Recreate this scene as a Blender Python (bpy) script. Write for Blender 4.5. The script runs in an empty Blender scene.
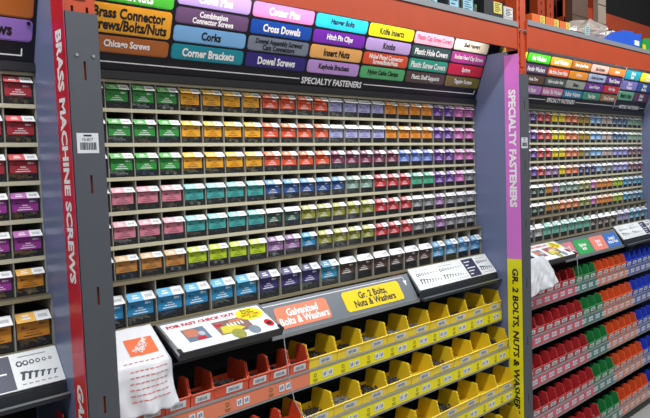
import bpy, math, random
from mathutils import Vector, Matrix
random.seed(7)
ZO = 0.20                      # floor of the store lies 0.2 below the measuring datum
scene = bpy.context.scene
COL = scene.collection

# ------------------------------------------------------------------ camera
cd = bpy.data.cameras.new('camera'); cam = bpy.data.objects.new('camera', cd); COL.objects.link(cam)
cd.sensor_width = 36.0; cd.lens = 640.0/650.0*36.0; cd.clip_start = 0.05; cd.clip_end = 60
_r = Vector((0.7310, -0.6815, -0.0350)); _u = Vector((0.0709, 0.0248, 0.9972)); _f = Vector((0.6787, 0.7315, -0.0660))
_f.normalize(); _r = (_r - _f*_r.dot(_f)).normalized(); _u = _r.cross(_f)
m = Matrix((( _r.x, _u.x, -_f.x, -0.750), (_r.y, _u.y, -_f.y, -1.895), (_r.z, _u.z, -_f.z, 1.720+ZO), (0, 0, 0, 1)))
cam.matrix_world = m
scene.camera = cam
# ------------------------------------------------------------------ world, lamps, exposure
w = bpy.data.worlds.new('store_ambient'); scene.world = w; w.use_nodes = True
w.node_tree.nodes['Background'].inputs['Color'].default_value = (0.86, 0.93, 1.0, 1)
w.node_tree.nodes['Background'].inputs['Strength'].default_value = 0.17
# rows of ceiling tubes: one row above this aisle, further rows over the aisles behind the camera
for lx, ly, lz, power, length, tilt in [(x, -1.45, 4.3, 78, 2.4, 8) for x in (-2.6, 0.2, 3.0, 5.8)]+[(1.0, -4.6, 4.7, 30, 9, 40), (1.0, -7.6, 4.7, 50, 10, 50), (1.0, -10.6, 4.7, 60, 12, 60)]:
    ld = bpy.data.lights.new('ceiling_tube', 'AREA'); ld.shape = 'RECTANGLE'; ld.size = length; ld.size_y = 0.35
    ld.energy = power; ld.color = (0.95, 0.98, 1.0)
    lo = bpy.data.objects.new('ceiling_tube', ld); COL.objects.link(lo)
    lo.location = (lx, ly, lz+ZO); lo.rotation_euler = (math.radians(tilt), 0, 0)
vs = scene.view_settings
vs.view_transform = 'Standard'; vs.look = 'None'; vs.gamma = 1.0; vs.use_curve_mapping = False; vs.exposure = 0.0

# ------------------------------------------------------------------ materials
def lin(h):
    if not isinstance(h, str): return h
    h = h.lstrip('#'); c = [int(h[i:i+2], 16)/255 for i in (0, 2, 4)]
    return tuple((x/12.92 if x <= .04045 else ((x+.055)/1.055)**2.4) for x in c)
MATS = {}
def mat(name, col='#808080', rough=.5, metal=0., var=.08, scale=20., spec=.5, bump=0., bscale=200., coat=0., trans=0.):
    if name in MATS: return MATS[name]
    M = bpy.data.materials.new(name); M.use_nodes = True; nt = M.node_tree; b = nt.nodes['Principled BSDF']
    c = lin(col)
    tc = nt.nodes.new('ShaderNodeTexCoord'); nz = nt.nodes.new('ShaderNodeTexNoise'); nz.inputs['Scale'].default_value = scale
    nz.inputs['Detail'].default_value = 3
    nt.links.new(tc.outputs['Object'], nz.inputs['Vector'])
    mx = nt.nodes.new('ShaderNodeMix'); mx.data_type = 'RGBA'
    mx.inputs[6].default_value = tuple(x*(1-var) for x in c)+(1,); mx.inputs[7].default_value = tuple(min(1, x*(1+var)) for x in c)+(1,)
    nt.links.new(nz.outputs['Fac'], mx.inputs[0]); nt.links.new(mx.outputs[2], b.inputs['Base Color'])
    b.inputs['Roughness'].default_value = rough; b.inputs['Metallic'].default_value = metal
    b.inputs['Specular IOR Level'].default_value = spec
    if coat: b.inputs['Coat Weight'].default_value = coat; b.inputs['Coat Roughness'].default_value = .1
    if trans:
        b.inputs['Transmission Weight'].default_value = trans
    if bump:
        n2 = nt.nodes.new('ShaderNodeTexNoise'); n2.inputs['Scale'].default_value = bscale
        nt.links.new(tc.outputs['Object'], n2.inputs['Vector'])
        bp = nt.nodes.new('ShaderNodeBump'); bp.inputs['Strength'].default_value = bump; bp.inputs['Distance'].default_value = .002
        nt.links.new(n2.outputs['Fac'], bp.inputs['Height']); nt.links.new(bp.outputs['Normal'], b.inputs['Normal'])
    MATS[name] = M; return M
def objmat(name, rough=.45, metal=0., lighten=0., spec=.5, to=(1, 1, 1, 1)):
    if name in MATS: return MATS[name]
    M = bpy.data.materials.new(name); M.use_nodes = True; nt = M.node_tree; b = nt.nodes['Principled BSDF']
    oi = nt.nodes.new('ShaderNodeObjectInfo'); nz = nt.nodes.new('ShaderNodeTexNoise'); nz.inputs['Scale'].default_value = 60
    tc = nt.nodes.new('ShaderNodeTexCoord'); nt.links.new(tc.outputs['Object'], nz.inputs['Vector'])
    mx = nt.nodes.new('ShaderNodeMix'); mx.data_type = 'RGBA'; mx.inputs[7].default_value = to
    ml = nt.nodes.new('ShaderNodeMath'); ml.operation = 'MULTIPLY_ADD'; ml.inputs[1].default_value = .04; ml.inputs[2].default_value = lighten
    nt.links.new(nz.outputs['Fac'], ml.inputs[0]); nt.links.new(ml.outputs[0], mx.inputs[0])
    nt.links.new(oi.outputs['Color'], mx.inputs[6]); nt.links.new(mx.outputs[2], b.inputs['Base Color'])
    b.inputs['Roughness'].default_value = rough; b.inputs['Metallic'].default_value = metal; b.inputs['Specular IOR Level'].default_value = spec
    MATS[name] = M; return M
def clearmat(name, tint='#e8eaec', alpha=.022, rough=.06):
    if name in MATS: return MATS[name]
    M = bpy.data.materials.new(name); M.use_nodes = True; nt = M.node_tree
    for n in list(nt.nodes): nt.nodes.remove(n)
    out = nt.nodes.new('ShaderNodeOutputMaterial'); t = nt.nodes.new('ShaderNodeBsdfTransparent'); d = nt.nodes.new('ShaderNodeBsdfDiffuse'); g = nt.nodes.new('ShaderNodeBsdfGlossy')
    d.inputs['Color'].default_value = lin(tint)+(1,); g.inputs['Roughness'].default_value = rough; t.inputs['Color'].default_value = (.93, .95, .95, 1)
    nz = nt.nodes.new('ShaderNodeTexNoise'); nz.inputs['Scale'].default_value = 14
    mr = nt.nodes.new('ShaderNodeMapRange'); mr.inputs[3].default_value = alpha*.6; mr.inputs[4].default_value = alpha*1.4
    nt.links.new(nz.outputs['Fac'], mr.inputs[0])
    m1 = nt.nodes.new('ShaderNodeMixShader'); nt.links.new(mr.outputs[0], m1.inputs[0]); nt.links.new(t.outputs[0], m1.inputs[1]); nt.links.new(d.outputs[0], m1.inputs[2])
    fr = nt.nodes.new('ShaderNodeFresnel'); fr.inputs['IOR'].default_value = 1.4
    m2 = nt.nodes.new('ShaderNodeMixShader'); nt.links.new(fr.outputs[0], m2.inputs[0]); nt.links.new(m1.outputs[0], m2.inputs[1]); nt.links.new(g.outputs[0], m2.inputs[2])
    nt.links.new(m2.outputs[0], out.inputs['Surface'])
    MATS[name] = M; return M

ORANGE = mat('rack_orange', '#b8431a', .45, 0, .10, 8, bump=.15, bscale=60)
COVER = mat('cover_grey', '#4b4d53', .55, 0, .07, 30, bump=.2, bscale=500)
PANEL = mat('panel_blue_grey', '#6c7698', .30, 0, .06, 5)
BLACKHDR = mat('header_black', '#15131c', .35, 0, .15, 10)
CREAM = mat('cabinet_cream', '#c6bea2', .45, 0, .06, 20)
DIVID = mat('divider_beige', '#9a968a', .4, 0, .05, 20)
BACKP = mat('cabinet_back', '#5c574e', .6, 0, .1, 10)
WHITE = mat('print_white', '#f4f4f4', .45, 0, .02, 40)
BLACK = mat('print_black', '#141416', .5, 0, .1, 40)
REDP = mat('print_red', '#c8182c', .45, 0, .05, 40)
ALU = mat('aluminium', '#b4b8ba', .32, .75, .06, 15)
DARKTRAY = mat('tray_dark', '#26292e', .38, 0, .1, 30)
LEDGE = mat('ledge_grey', '#757a80', .30, .25, .06, 15)
CLEAR = clearmat('clear_plastic')
LABELC = objmat('label_colour', .45, spec=.3)
LABELT = objmat('label_tint', .6, lighten=.10, spec=.2)
PRINTL = objmat('label_print_pale', .4, lighten=.75)
PRINTD = objmat('label_print_dark', .4, lighten=.68, to=(.02, .02, .02, 1))
HEAPC = objmat('hardware_metal', .35, .15)
BINC = objmat('bin_plastic', .38)
STEEL = mat('zinc_steel', '#a8a8a4', .3, .9, .1, 60)
CARD = mat('cardboard', '#8a6a48', .8, 0, .12, 12)
DECK = mat('deck_grey', '#8d8f93', .5, .2, .08, 12)

# ------------------------------------------------------------------ mesh helpers
class MB:
    def __init__(s, M=None): s.v = []; s.f = []; s.mi = []; s.M = M or Matrix.Identity(4)
    def pt(s, p): s.v.append(tuple(s.M @ Vector(p))); return len(s.v)-1
    def face(s, ids, m=0): s.f.append(tuple(ids)); s.mi.append(m)
    def box(s, x0, x1, y0, y1, z0, z1, m=0):
        i = [s.pt(p) for p in ((x0,y0,z0),(x1,y0,z0),(x1,y1,z0),(x0,y1,z0),(x0,y0,z1),(x1,y0,z1),(x1,y1,z1),(x0,y1,z1))]
        for q in ((0,3,2,1),(4,5,6,7),(0,1,5,4),(1,2,6,5),(2,3,7,6),(3,0,4,7)): s.face([i[k] for k in q], m)
        return s
    def prism(s, poly, a, b, axis=0, m=0):
        # poly: list of 2D points; extruded along axis between a and b
        def P(p, t):
            if axis == 0: return (t, p[0], p[1])
            if axis == 1: return (p[0], t, p[1])
            return (p[0], p[1], t)
        A = [s.pt(P(p, a)) for p in poly]; B = [s.pt(P(p, b)) for p in poly]; n = len(poly)
        s.face(A[::-1], m); s.face(B, m)
        for k in range(n): s.face((A[k], A[(k+1) % n], B[(k+1) % n], B[k]), m)
        return s
    def rrect(s, x0, x1, y0, y1, r, z0, z1, m=0, n=4):
        poly = []
        for cx, cy, a0 in ((x1-r, y0+r, -90), (x1-r, y1-r, 0), (x0+r, y1-r, 90), (x0+r, y0+r, 180)):
            for k in range(n+1):
                a = math.radians(a0+90*k/n); poly.append((cx+r*math.cos(a), cy+r*math.sin(a)))
        return s.prism(poly, z0, z1, 2, m)
    def ngon(s, cx, cy, r, z0, z1, n=8, m=0, sx=1, rot=0):
        return s.prism([(cx+sx*r*math.cos(2*math.pi*k/n+rot), cy+r*math.sin(2*math.pi*k/n+rot)) for k in range(n)], z0, z1, 2, m)
    def tube(s, p, q, r, n=6, m=0):
        p = Vector(p); q = Vector(q); d = (q-p).normalized(); a = d.orthogonal().normalized(); b = d.cross(a)
        A = [s.pt(p+r*(math.cos(2*math.pi*k/n)*a+math.sin(2*math.pi*k/n)*b)) for k in range(n)]
        B = [s.pt(q+r*(math.cos(2*math.pi*k/n)*a+math.sin(2*math.pi*k/n)*b)) for k in range(n)]
        s.face(A[::-1], m); s.face(B, m)
        for k in range(n): s.face((A[k], A[(k+1) % n], B[(k+1) % n], B[k]), m)
        return s
    def add(s, verts, faces, m=0):
        o = len(s.v)
        for p in verts: s.pt(p)
        for f in faces: s.face([k+o for k in f], m)
        return s
    def mesh(s, name, mats, off=(0, 0, 0)):
        me = bpy.data.meshes.new(name)
        o = Vector(off)
        me.from_pydata([tuple(Vector(p)-o) for p in s.v], [], s.f)
        for M in (mats if isinstance(mats, (list, tuple)) else [mats]): me.materials.append(M)
        me.polygons.foreach_set('material_index', s.mi)
        me.update(); return me
ORG = {}
def frame(o, u, v):
    u = Vector(u).normalized(); v = Vector(v); v = (v-u*v.dot(u)).normalized(); n = u.cross(v); o = Vector(o)
    return Matrix(((u.x, v.x, n.x, o.x), (u.y, v.y, n.y, o.y), (u.z, v.z, n.z, o.z), (0, 0, 0, 1)))
def tag(o, label=None, cat=None, group=None, kind=None):
    if label: o['label'] = label
    if cat: o['category'] = cat
    if group: o['group'] = group
    if kind: o['kind'] = kind
    return o
def thing(name, loc, label, cat, group=None, kind=None):
    o = bpy.data.objects.new(name, None); COL.objects.link(o); o.empty_display_size = .05
    o.location = Vector(loc)+Vector((0, 0, ZO)); ORG[o.name] = Vector(loc)
    return tag(o, label, cat, group, kind)
def part(name, mb, mats, parent, label=None, kind=None, color=None, smooth=False):
    """mesh part; mb is in datum coordinates"""
    po = ORG[parent.name]
    me = mb.mesh(name, mats, po)
    if smooth: me.polygons.foreach_set('use_smooth', [True]*len(me.polygons))
    o = bpy.data.objects.new(name, me); COL.objects.link(o); o.parent = parent; ORG[o.name] = po
    if color: o.color = lin(color)+(1,)
    tag(o, label, None, None, kind); return o
def mpart(name, me, parent, loc, color=None, label=None, kind=None):
    """shared-mesh part; me in its own local frame, loc relative to the parent object"""
    o = bpy.data.objects.new(name, me); COL.objects.link(o); o.parent = parent; o.location = loc
    ORG[o.name] = ORG[parent.name]+Vector(loc)
    if color: o.color = lin(color)+(1,)
    tag(o, label, None, None, kind); return o
def single(name, mb, mats, loc, label, cat, group=None, kind=None, smooth=False):
    me = mb.mesh(name, mats, loc)
    if smooth: me.polygons.foreach_set('use_smooth', [True]*len(me.polygons))
    o = bpy.data.objects.new(name, me); COL.objects.link(o); o.location = Vector(loc)+Vector((0, 0, ZO)); ORG[o.name] = Vector(loc)
    return tag(o, label, cat, group, kind)
TXT = {}
def text(s, bold=.0, line=.82, shear=0.):
    """flat glyph outline: returns verts (x, y), faces, width, height (centred)"""
    k = (s, bold, line, shear)
    if k in TXT: return TXT[k]
    c = bpy.data.curves.new('glyphs', 'FONT'); c.body = s; c.size = 1; c.align_x = 'CENTER'; c.space_line = line
    c.resolution_u = 2; c.offset = bold; c.shear = shear; c.fill_mode = 'FRONT'
    o = bpy.data.objects.new('glyphs', c); COL.objects.link(o)
    dg = bpy.context.evaluated_depsgraph_get(); me = bpy.data.meshes.new_from_object(o.evaluated_get(dg))
    vs_ = [(v.co.x, v.co.y) for v in me.vertices]; fs = [tuple(p.vertices) for p in me.polygons]
    bpy.data.objects.remove(o); bpy.data.curves.remove(c); bpy.data.meshes.remove(me)
    x0 = min(v[0] for v in vs_); x1 = max(v[0] for v in vs_); y0 = min(v[1] for v in vs_); y1 = max(v[1] for v in vs_)
    vs_ = [(v[0]-(x0+x1)/2, v[1]-(y0+y1)/2) for v in vs_]
    TXT[k] = (vs_, fs, x1-x0, y1-y0); return TXT[k]
def put_text(mb, s, cx, cy, w_, h_, n=.0006, m=0, bold=.02, line=.82, shear=0., fit=True, cond=1.0):
    v, f, tw, th = text(s, bold, line, shear)
    sx = w_/tw; sy = h_/th
    if fit: sx = min(sx, sy*cond)
    mb.add([(cx+a*sx, cy+b*sy, n) for a, b in v], f, m)

PITCH = 2.5146          # bay spacing
CW = .097               # width of the column covers
ORD = ['first', 'second', 'third', 'fourth', 'fifth', 'sixth', 'seventh', 'eighth', 'ninth', 'tenth', 'eleventh', 'twelfth', 'thirteenth', 'fourteenth',
       'fifteenth', 'sixteenth', 'seventeenth', 'eighteenth', 'nineteenth', 'twentieth', 'twenty-first', 'twenty-second', 'twenty-third', 'twenty-fourth', 'twenty-fifth']
BAYN = {-1: 'brass machine screw bay', 0: 'middle bay', 1: 'far bay'}

# ------------------------------------------------------------------ structure
FLOORM = mat('floor_concrete', '#a9a6a0', .35, 0, .08, 3, bump=.1, bscale=30)
fl = MB(); fl.box(-6, 9, -4, 3, -.3, -.2)
single('floor', fl, FLOORM, (1.5, 0, -.3), 'polished pale grey concrete floor below the lowest bin shelf', 'floor', kind='structure')
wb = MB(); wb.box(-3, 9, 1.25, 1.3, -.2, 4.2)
single('wall_back', wb, mat('back_painted_shade', '#171412', .9, 0, .2, 4), (2, 1.25, -.2), 'back sheet with the deep shade behind the rack bays in its colour', 'wall', kind='structure')  # near-black colour stands in for the shade of upper rack levels

# ------------------------------------------------------------------ rack uprights
def holed_plate(mb, x0, x1, z0, z1, y0, y1, holes, m=0):
    xs = sorted(set([x0, x1]+[h for q in holes for h in q[:2]])); zs = sorted(set([z0, z1]+[h for q in holes for h in q[2:]]))
    xs = [x for x in xs if x0 <= x <= x1]; zs = [z for z in zs if z0 <= z <= z1]
    for a, b in zip(xs, xs[1:]):
        for c, d in zip(zs, zs[1:]):
            mx, mz = (a+b)/2, (c+d)/2
            if any(h[0] < mx < h[1] and h[2] < mz < h[3] for h in holes): continue
            mb.box(a, b, y0, y1, c, d, m)
def upright(X, label):
    t = thing('rack_upright', (X+CW/2, .04, -.2), label, 'rack post', 'orange rack uprights')
    def post(Y0, Y1, sgn):
        b = MB(); holes = []
        for z in [2.20+.05*k for k in range(18)]:
            holes += [(X+.022, X+.030, z, z+.02), (X+.067, X+.075, z, z+.02)]
        fy = Y0 if sgn < 0 else Y1-.003
        holed_plate(b, X+.002, X+CW-.002, 2.15, 3.15, fy, fy+.003, holes)
        b.box(X+.002, X+CW-.002, fy, fy+.003, -.2, 2.15)
        b.box(X+.002, X+.005, Y0+.003, Y1-.003, -.2, 3.15); b.box(X+CW-.005, X+CW-.002, Y0+.003, Y1-.003, -.2, 3.15)
        b.box(X+.03, X+.067, fy-.004 if sgn < 0 else fy, fy+.0, 2.24, 3.15) if sgn < 0 else None
        return b
    part('front_post', post(.006, .08, -1), ORANGE, t); part('rear_post', post(.99, 1.06, -1), ORANGE, t)
    b = MB(); b.box(X+.03, X+.067, .08, .99, 2.62, 2.66); part('brace', b, ORANGE, t)
    b = MB(); b.tube((X+CW/2, .08, 2.70), (X+CW/2, .99, 3.1), .02, 6); part('brace', b, ORANGE, t)
    b = MB(frame((X+CW/2, .002, 2.44), (1, 0, 0), (0, 0, 1)))
    for dx in (-.028, .028):
        b.ngon(dx, 0, .011, -.002, .006, 8); b.ngon(dx, 0, .006, .006, .012, 6)
    part('bolt', b, STEEL, t)
    return t
upright(0, 'orange perforated rack post above the grey cover at the left')
upright(PITCH, 'orange perforated rack post right of the pink sign strip')

# ------------------------------------------------------------------ column covers
def cover(X, label):
    t = thing('column_cover', (X+CW/2, 0, -.2), label, 'column cover', 'grey column covers')
    slots = [(X+.046, X+.053, z, z+.055) for z in (2.002, 1.664, 1.324, .985, .65, .31, -.03)]
    b = MB(); holed_plate(b, X, X+CW, -.2, 2.2, -.006, -.002, slots)
    b.box(X, X+.003, -.002, .02, -.2, 2.2); b.box(X+CW-.003, X+CW, -.002, .02, -.2, 2.2)
    part('panel', b, COVER, t)
    for dx in (.027, .077):
        b = MB(frame((X+dx, -.006, 2.074), (1, 0, 0), (0, 0, 1))); b.ngon(0, 0, .005, 0, .003, 8); part('screw', b, STEEL, t)
    b = MB(frame((X+.045, -.006, 1.815), (1, 0, 0), (0, 0, 1)))
    b.box(-.033, .033, -.03, .03, 0, .0006, 0)
    rr = random.Random(3); x = -.024
    while x < .022:
        wd = rr.choice((.0012, .002, .003)); b.box(x, x+wd, -.02, .002, .0006, .001, 1); x += wd+rr.choice((.0012, .002))
    b.box(-.012, .012, .020, .025, .0006, .001, 1)
    put_text(b, '13-017', 0, .011, .034, .009, .001, 1, bold=.02)
    part('barcode_sticker', b, [mat('sticker_white', '#d2d2d6', .5), BLACK], t, label='white barcode sticker')
    return t
cover(0, 'dark grey steel column cover with barcode sticker beside the red sign strip')
cover(PITCH, 'dark grey steel column cover with barcode sticker beside the pink and yellow strip')

# ------------------------------------------------------------------ side panels and vertical sign strips
def side_panel(X, label):
    b = MB(); b.box(X-.004, X-.0005, .0, .60, -.2, 2.33)
    return single('side_panel', b, PANEL, (X-.004, .3, -.2), label, 'side panel', 'blue-grey bay side panels')
side_panel(0, 'blue-grey side panel closing the brass screw bay by the red strip')
side_panel(PITCH, 'blue-grey side panel at the right end of the middle bay')
side_panel(2*PITCH, 'blue-grey side panel at the right edge of the far bay')
def strip(X, name, label, segs, D=.085):
    t = thing('sign_strip', (X-.01, D/2, -.2), label, 'sign')
    for (z0, z1, col, words, wz0, wz1, tc, sh, hh) in segs:
        b = MB(); b.box(X-.0062, X-.0042, -.006, D, z0, z1)
        s = part('sign_panel', b, mat('strip_'+col[1:], col, .35, 0, .04, 10), t)
        # letters read from top to bottom, tops pointing to the aisle
        b = MB(frame((X-.0064, D/2-.004, (wz0+wz1)/2), (0, 0, -1), (0, -1, 0)))
        put_text(b, words, 0, 0, wz0-wz1, hh, .0004, 0, bold=.04, shear=sh, fit=False)
        part('lettering', b, WHITE if tc else BLACK, s, label='white capital letters' if tc else 'black capital letters')
strip(0, 'r', 'vertical red sign strip reading BRASS MACHINE SCREWS in white', [
    (1.105, 2.31, '#c4142f', 'BRASS MACHINE SCREWS', 2.150, 1.392, 1, 0, .046), (-.2, 1.105, '#cf3a38', 'GALVANIZED BOLTS & WASHERS', 1.078, .05, 1, .25, .046)])
strip(PITCH, 'p', 'vertical pink and yellow sign strip reading SPECIALTY FASTENERS', [
    (1.155, 2.31, '#d878d2', 'SPECIALTY FASTENERS', 2.116, 1.452, 1, 0, .046), (-.2, 1.155, '#ece21c', 'GR. 2 BOLTS, NUTS & WASHERS', 1.10, .245, 0, .1, .046)])

# ------------------------------------------------------------------ beams and overhead decks
def beam(X, label, label2, zb, zd):
    t = thing('rack_beam', (X+PITCH/2, .025, zb), label, 'rack beam', 'orange rack beams')
    b = MB(); b.prism([(0, zb+.006), (.02, zb+.010), (.06, zb+.034), (.06, zd-.065), (.045, zd-.065), (.045, zd-.03), (0, zd-.03)], X+CW, X+PITCH, 0); part('beam_body', b, ORANGE, t)
    for sx in (X+CW-.006, X+PITCH-.004):
        b = MB(); b.box(sx, sx+.01, -.004, .062, zb-.02, zd-.005); part('end_plate', b, ORANGE, t)
    b = MB(); b.box(X+CW+.006, X+PITCH-.006, -.006, 1.05, zd-.028, zd)
    single('deck_board', b, DECK, (X+PITCH/2, .5, zd-.028), label2, 'shelf deck', 'grey overhead decks')
beam(0, 'orange steel beam above the middle bay header', 'grey edged deck on the beam over the middle bay', 2.330, 2.482)
beam(PITCH, 'orange steel beam above the far bay header', 'grey edged deck on the beam over the far bay', 2.348, 2.508)

# ------------------------------------------------------------------ tube lamps fixed behind the beams
GLOW = bpy.data.materials.new('tube_glow'); GLOW.use_nodes = True
_b = GLOW.node_tree.nodes['Principled BSDF']; _b.inputs['Emission Color'].default_value = (1, .98, .95, 1); _b.inputs['Emission Strength'].default_value = 2.0
def tube_lamp(X, label, dz=0.):
    t = thing('tube_lamp', (X+1.3, .09, 2.40+dz), label, 'lamp', 'tube lamps behind the beams')
    b = MB(); b.box(X+.15, X+2.45, .07, .112, 2.412+dz, 2.424+dz); part('fixture', b, mat('fixture_white', '#d8d8d8', .4), t)
    b = MB(); b.tube((X+.18, .091, 2.401+dz), (X+2.42, .091, 2.401+dz), .008, 8); part('tube', b, GLOW, t)
    ld = bpy.data.lights.new('tube_light', 'AREA'); ld.shape = 'RECTANGLE'; ld.size = 2.24; ld.size_y = .02; ld.energy = TUBE; ld.color = (1, .98, .95)
    lo = bpy.data.objects.new('tube_light', ld); COL.objects.link(lo); lo.parent = t; lo.location = (0, .004, -.012)
    lo.rotation_euler = (math.radians(35), 0, 0)
TUBE = 3.3
tube_lamp(0, 'slim white tube lamp tucked behind the beam over the middle header')
tube_lamp(-PITCH, 'slim white tube lamp over the header of the brass screw bay')
tube_lamp(PITCH, 'slim white tube lamp tucked behind the beam over the far header', .015)

# ------------------------------------------------------------------ header signs
HY0, HZ0, HK = .28, 2.08, -.36
def HF(X):   # frame on the header face: u along X, v up the slope
    return frame((X, HY0-(.02 if X < 0 else 0), HZ0), (1, 0, 0), (0, HK, 1))
HS = math.sqrt(1+HK*HK)
def hv(z): return (z-HZ0)*HS
def pillmat(col): return mat('pill_'+col.lstrip('#'), col, .25, 0, .05, 12, coat=.4)
def header(bx, x0, x1, pills, label, extra):
    X = bx
    t = thing('header_sign', (X+(x0+x1)/2, HY0, 2.056), label, 'sign'); DY = -.02 if X < 0 else 0
    b = MB(HF(X)); b.box(x0, x1, hv(2.085), hv(2.448), -.006, 0); part('panel', b, BLACKHDR, t)
    b = MB(); b.box(X+x0, X+x1, .268+DY, .30+DY, 2.056, 2.083); part('bottom_trim', b, mat('trim_dark', '#1e1e22', .45), t)
    for (a, c, z0, z1, col, words, tc) in pills:
        b = MB(HF(X)); b.rrect(a, c, hv(z0), hv(z1), .014, 0, .0022, 0)
        b.rrect(a+.004, c-.004, hv(z0)+.004, hv(z1)-.004, .011, .0022, .0034, 0)
        p = part('sign_pill', b, pillmat(col), t)
        if words:
            b = MB(HF(X)); nl = words.count('\n')+1; H = hv(z1)-hv(z0); W = c-a
            put_text(b, words, (a+c)/2, (hv(z0)+hv(z1))/2, W*.90, H*(.56 if nl == 1 else .80), .0040, 0, bold=.038, fit=True, cond=.84)
            part('lettering', b, (BLACK, WHITE, mat('ink_rose', '#c03c64', .5))[tc], p)
    extra(t, X)
    return t
cx0, cp, cw_ = .150, .337, .324
R4 = [(2.331, 2.386), (2.268, 2.322), (2.205, 2.260), (2.143, 2.197)]
cols = [
 [],
 [('#b79be0', 'Clevis Pins', 1), ('#6d5078', 'Combination\nConnector Screws', 1), ('#7db4e6', 'Corks', 0), ('#1c93a6', 'Corner Brackets', 1)],
 [('#f38bc8', 'Cotter Pins', 1), ('#1c4fae', 'Cross Dowels', 1), ('#7c8598', 'Dowel Assembly Screws/\nCam Connectors', 0), ('#352a80', 'Dowel Screws', 1)],
 [('#2fc3ea', 'Hanger Bolts', 0), ('#7a2fb4', 'Hitch Pin Clips', 1), ('#f2b468', 'Insert Nuts', 0), ('#c69be0', 'Keyhole Brackets', 0)],
 [('#ece01c', 'Knife Inserts', 0), ('#c3a6e2', 'Knobs', 0), ('#e45a34', 'Nickel Plated Connector\nScrews/Bolts/Nuts', 1), ('#5fb878', 'Nylon Cable Clamps', 0)],
 [('#f6b0c4', 'Plastic Cap Screw Covers', 2), ('#3d5a5c', 'Plastic Hole Covers', 1), ('#34ab94', 'Plastic Screw Covers', 1), ('#5c4a46', 'Plastic Shelf Supports', 1)],
 [('#efe4cc', 'Shelf Hangers', 0), ('#c0489c', 'Socket Head Cap Screws', 1), ('#dc2440', 'Springs', 1), ('#7c7124', 'Tapping Screws', 1)]]
pills = [(cx0, cx0+cw_, 2.305, 2.39, '#4dbb3c', 'Brass Screws/\nBolts/Nuts', 1), (cx0, cx0+cw_, 2.205, 2.297, '#f0a92c', 'Brass Connector\nScrews/Bolts/Nuts', 0), (cx0, cx0+cw_, 2.143, 2.197, '#b5652a', 'Chicago Screws', 1)]
for ci, cl in enumerate(cols):
    for ri, q in enumerate(cl):
        a = cx0+cp*ci; pills.append((a, a+cw_, R4[ri][0], R4[ri][1], q[0], q[1], q[2]))
for ci, c in zip((2, 3, 4, 5, 6), ('#8a5ab8', '#9a6ac0', '#b888c8', '#c8a8b8', '#d8c8b8')):
    pills.append((cx0+cp*ci, cx0+cp*ci+cw_, 2.394, 2.445, c, None, 0))
def ex0(t, X):
    b = MB(HF(X)); v = hv(2.113)
    b.box(.11, 1.13, v-.002, v+.002, 0, .001); b.box(1.54, 2.475, v-.002, v+.002, 0, .001); b.box(2.471, 2.475, v, v+.022, 0, .001)
    part('bracket_line', b, WHITE, t)
    b = MB(HF(X)); put_text(b, 'SPECIALTY FASTENERS', 1.335, hv(2.108), .385, .030, .001, 0, bold=.03, fit=False); part('title_lettering', b, WHITE, t)
header(0, .10, 2.506, pills, 'tilted black header of coloured pills, Brass Connector to Tapping Screws', ex0)
# brass bay header: only its right end is in view
def exm(t, X):
    b = MB(HF(X)); v = hv(2.104)
    b.box(1.9, 2.465, v-.002, v+.002, 0, .001); b.box(2.461, 2.465, v, v+.022, 0, .001); part('bracket_line', b, WHITE, t)
    b = MB(HF(X)); b.ngon(2.478, hv(2.20), .006, .0, .009, 10); part('push_pin', b, BLACK, t)
header(-PITCH+.007, 1.70, 2.504, [(2.13, 2.492, 2.213, 2.30, '#b86426', None, 1), (2.13, 2.492, 2.145, 2.209, '#9a72c4', 'Wood Screws', 0), (1.76, 2.12, 2.213, 2.30, '#8a4a9a', None, 1), (1.76, 2.12, 2.145, 2.209, '#b84a4a', None, 1)],
       'black header with orange and purple pills over the brass screw bay', exm)
g3 = [['#e8c81c', '#c05a2a', '#d84a8a', '#4aa0c8'], ['#45c81c', '#6a4a78', '#6a4c3c', '#c48ad4'], ['#f0a434', '#ee6426', '#52625e', '#dc7cb4'], ['#b8741c', '#f59b22', '#a8b0a8', '#2c8cc4'], ['#ecb8aa', '#b4c2e6', '#7a36a6', '#46a486'], ['#f08838', '#5c3288', '#d42842', '#ac764a']]
w3 = [['Eye Bolts', 'E-Clips', 'Felt', 'Finish'], ['Flat Washers', 'Fender Washers', 'Hole Plugs', 'Lock Nuts'], ['Lock Washers', 'Machine Screw Nuts', 'Nylon Locking Nuts', 'Rubber Flat Washers'], ['Screw Eyes/Hooks', 'O-Rings', 'Rivets', 'Rubber Washers'], ['Set Screws', 'Socket Cap Screws', 'Square Washers', 'Tee Nuts'], ['Spacers', 'Thumb Screws', 'Wing Nuts', 'Wood Screws']]
p3 = []
for ci in range(6):
    a = .130+.294*ci
    for ri in range(4): p3.append((a, a+.282, R4[ri][0]+.002, R4[ri][1]-.002, g3[ci][ri], w3[ci][ri], 0 if (ci, ri) in ((4, 0), (4, 1), (3, 2)) else 1))
for ci, cc in enumerate((['#1a9eb6', '#8c84d8', '#74c296'], ['#e8e01c', '#3058a6', '#6c3258'])):
    for ri in range(3):
        z1 = 2.388-.077*ri
        p3.append((1.90+.30*ci, 2.185+.30*ci, z1-.066, z1, cc[ri], [['Metric\nBolts', 'Metric\nWashers', 'Metric Nuts'], ['Metric\nScrews', 'Metric\nMachine', 'Metric\nSocket']][ci][ri], 0 if ri == 2 and ci == 0 else 1))
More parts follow.
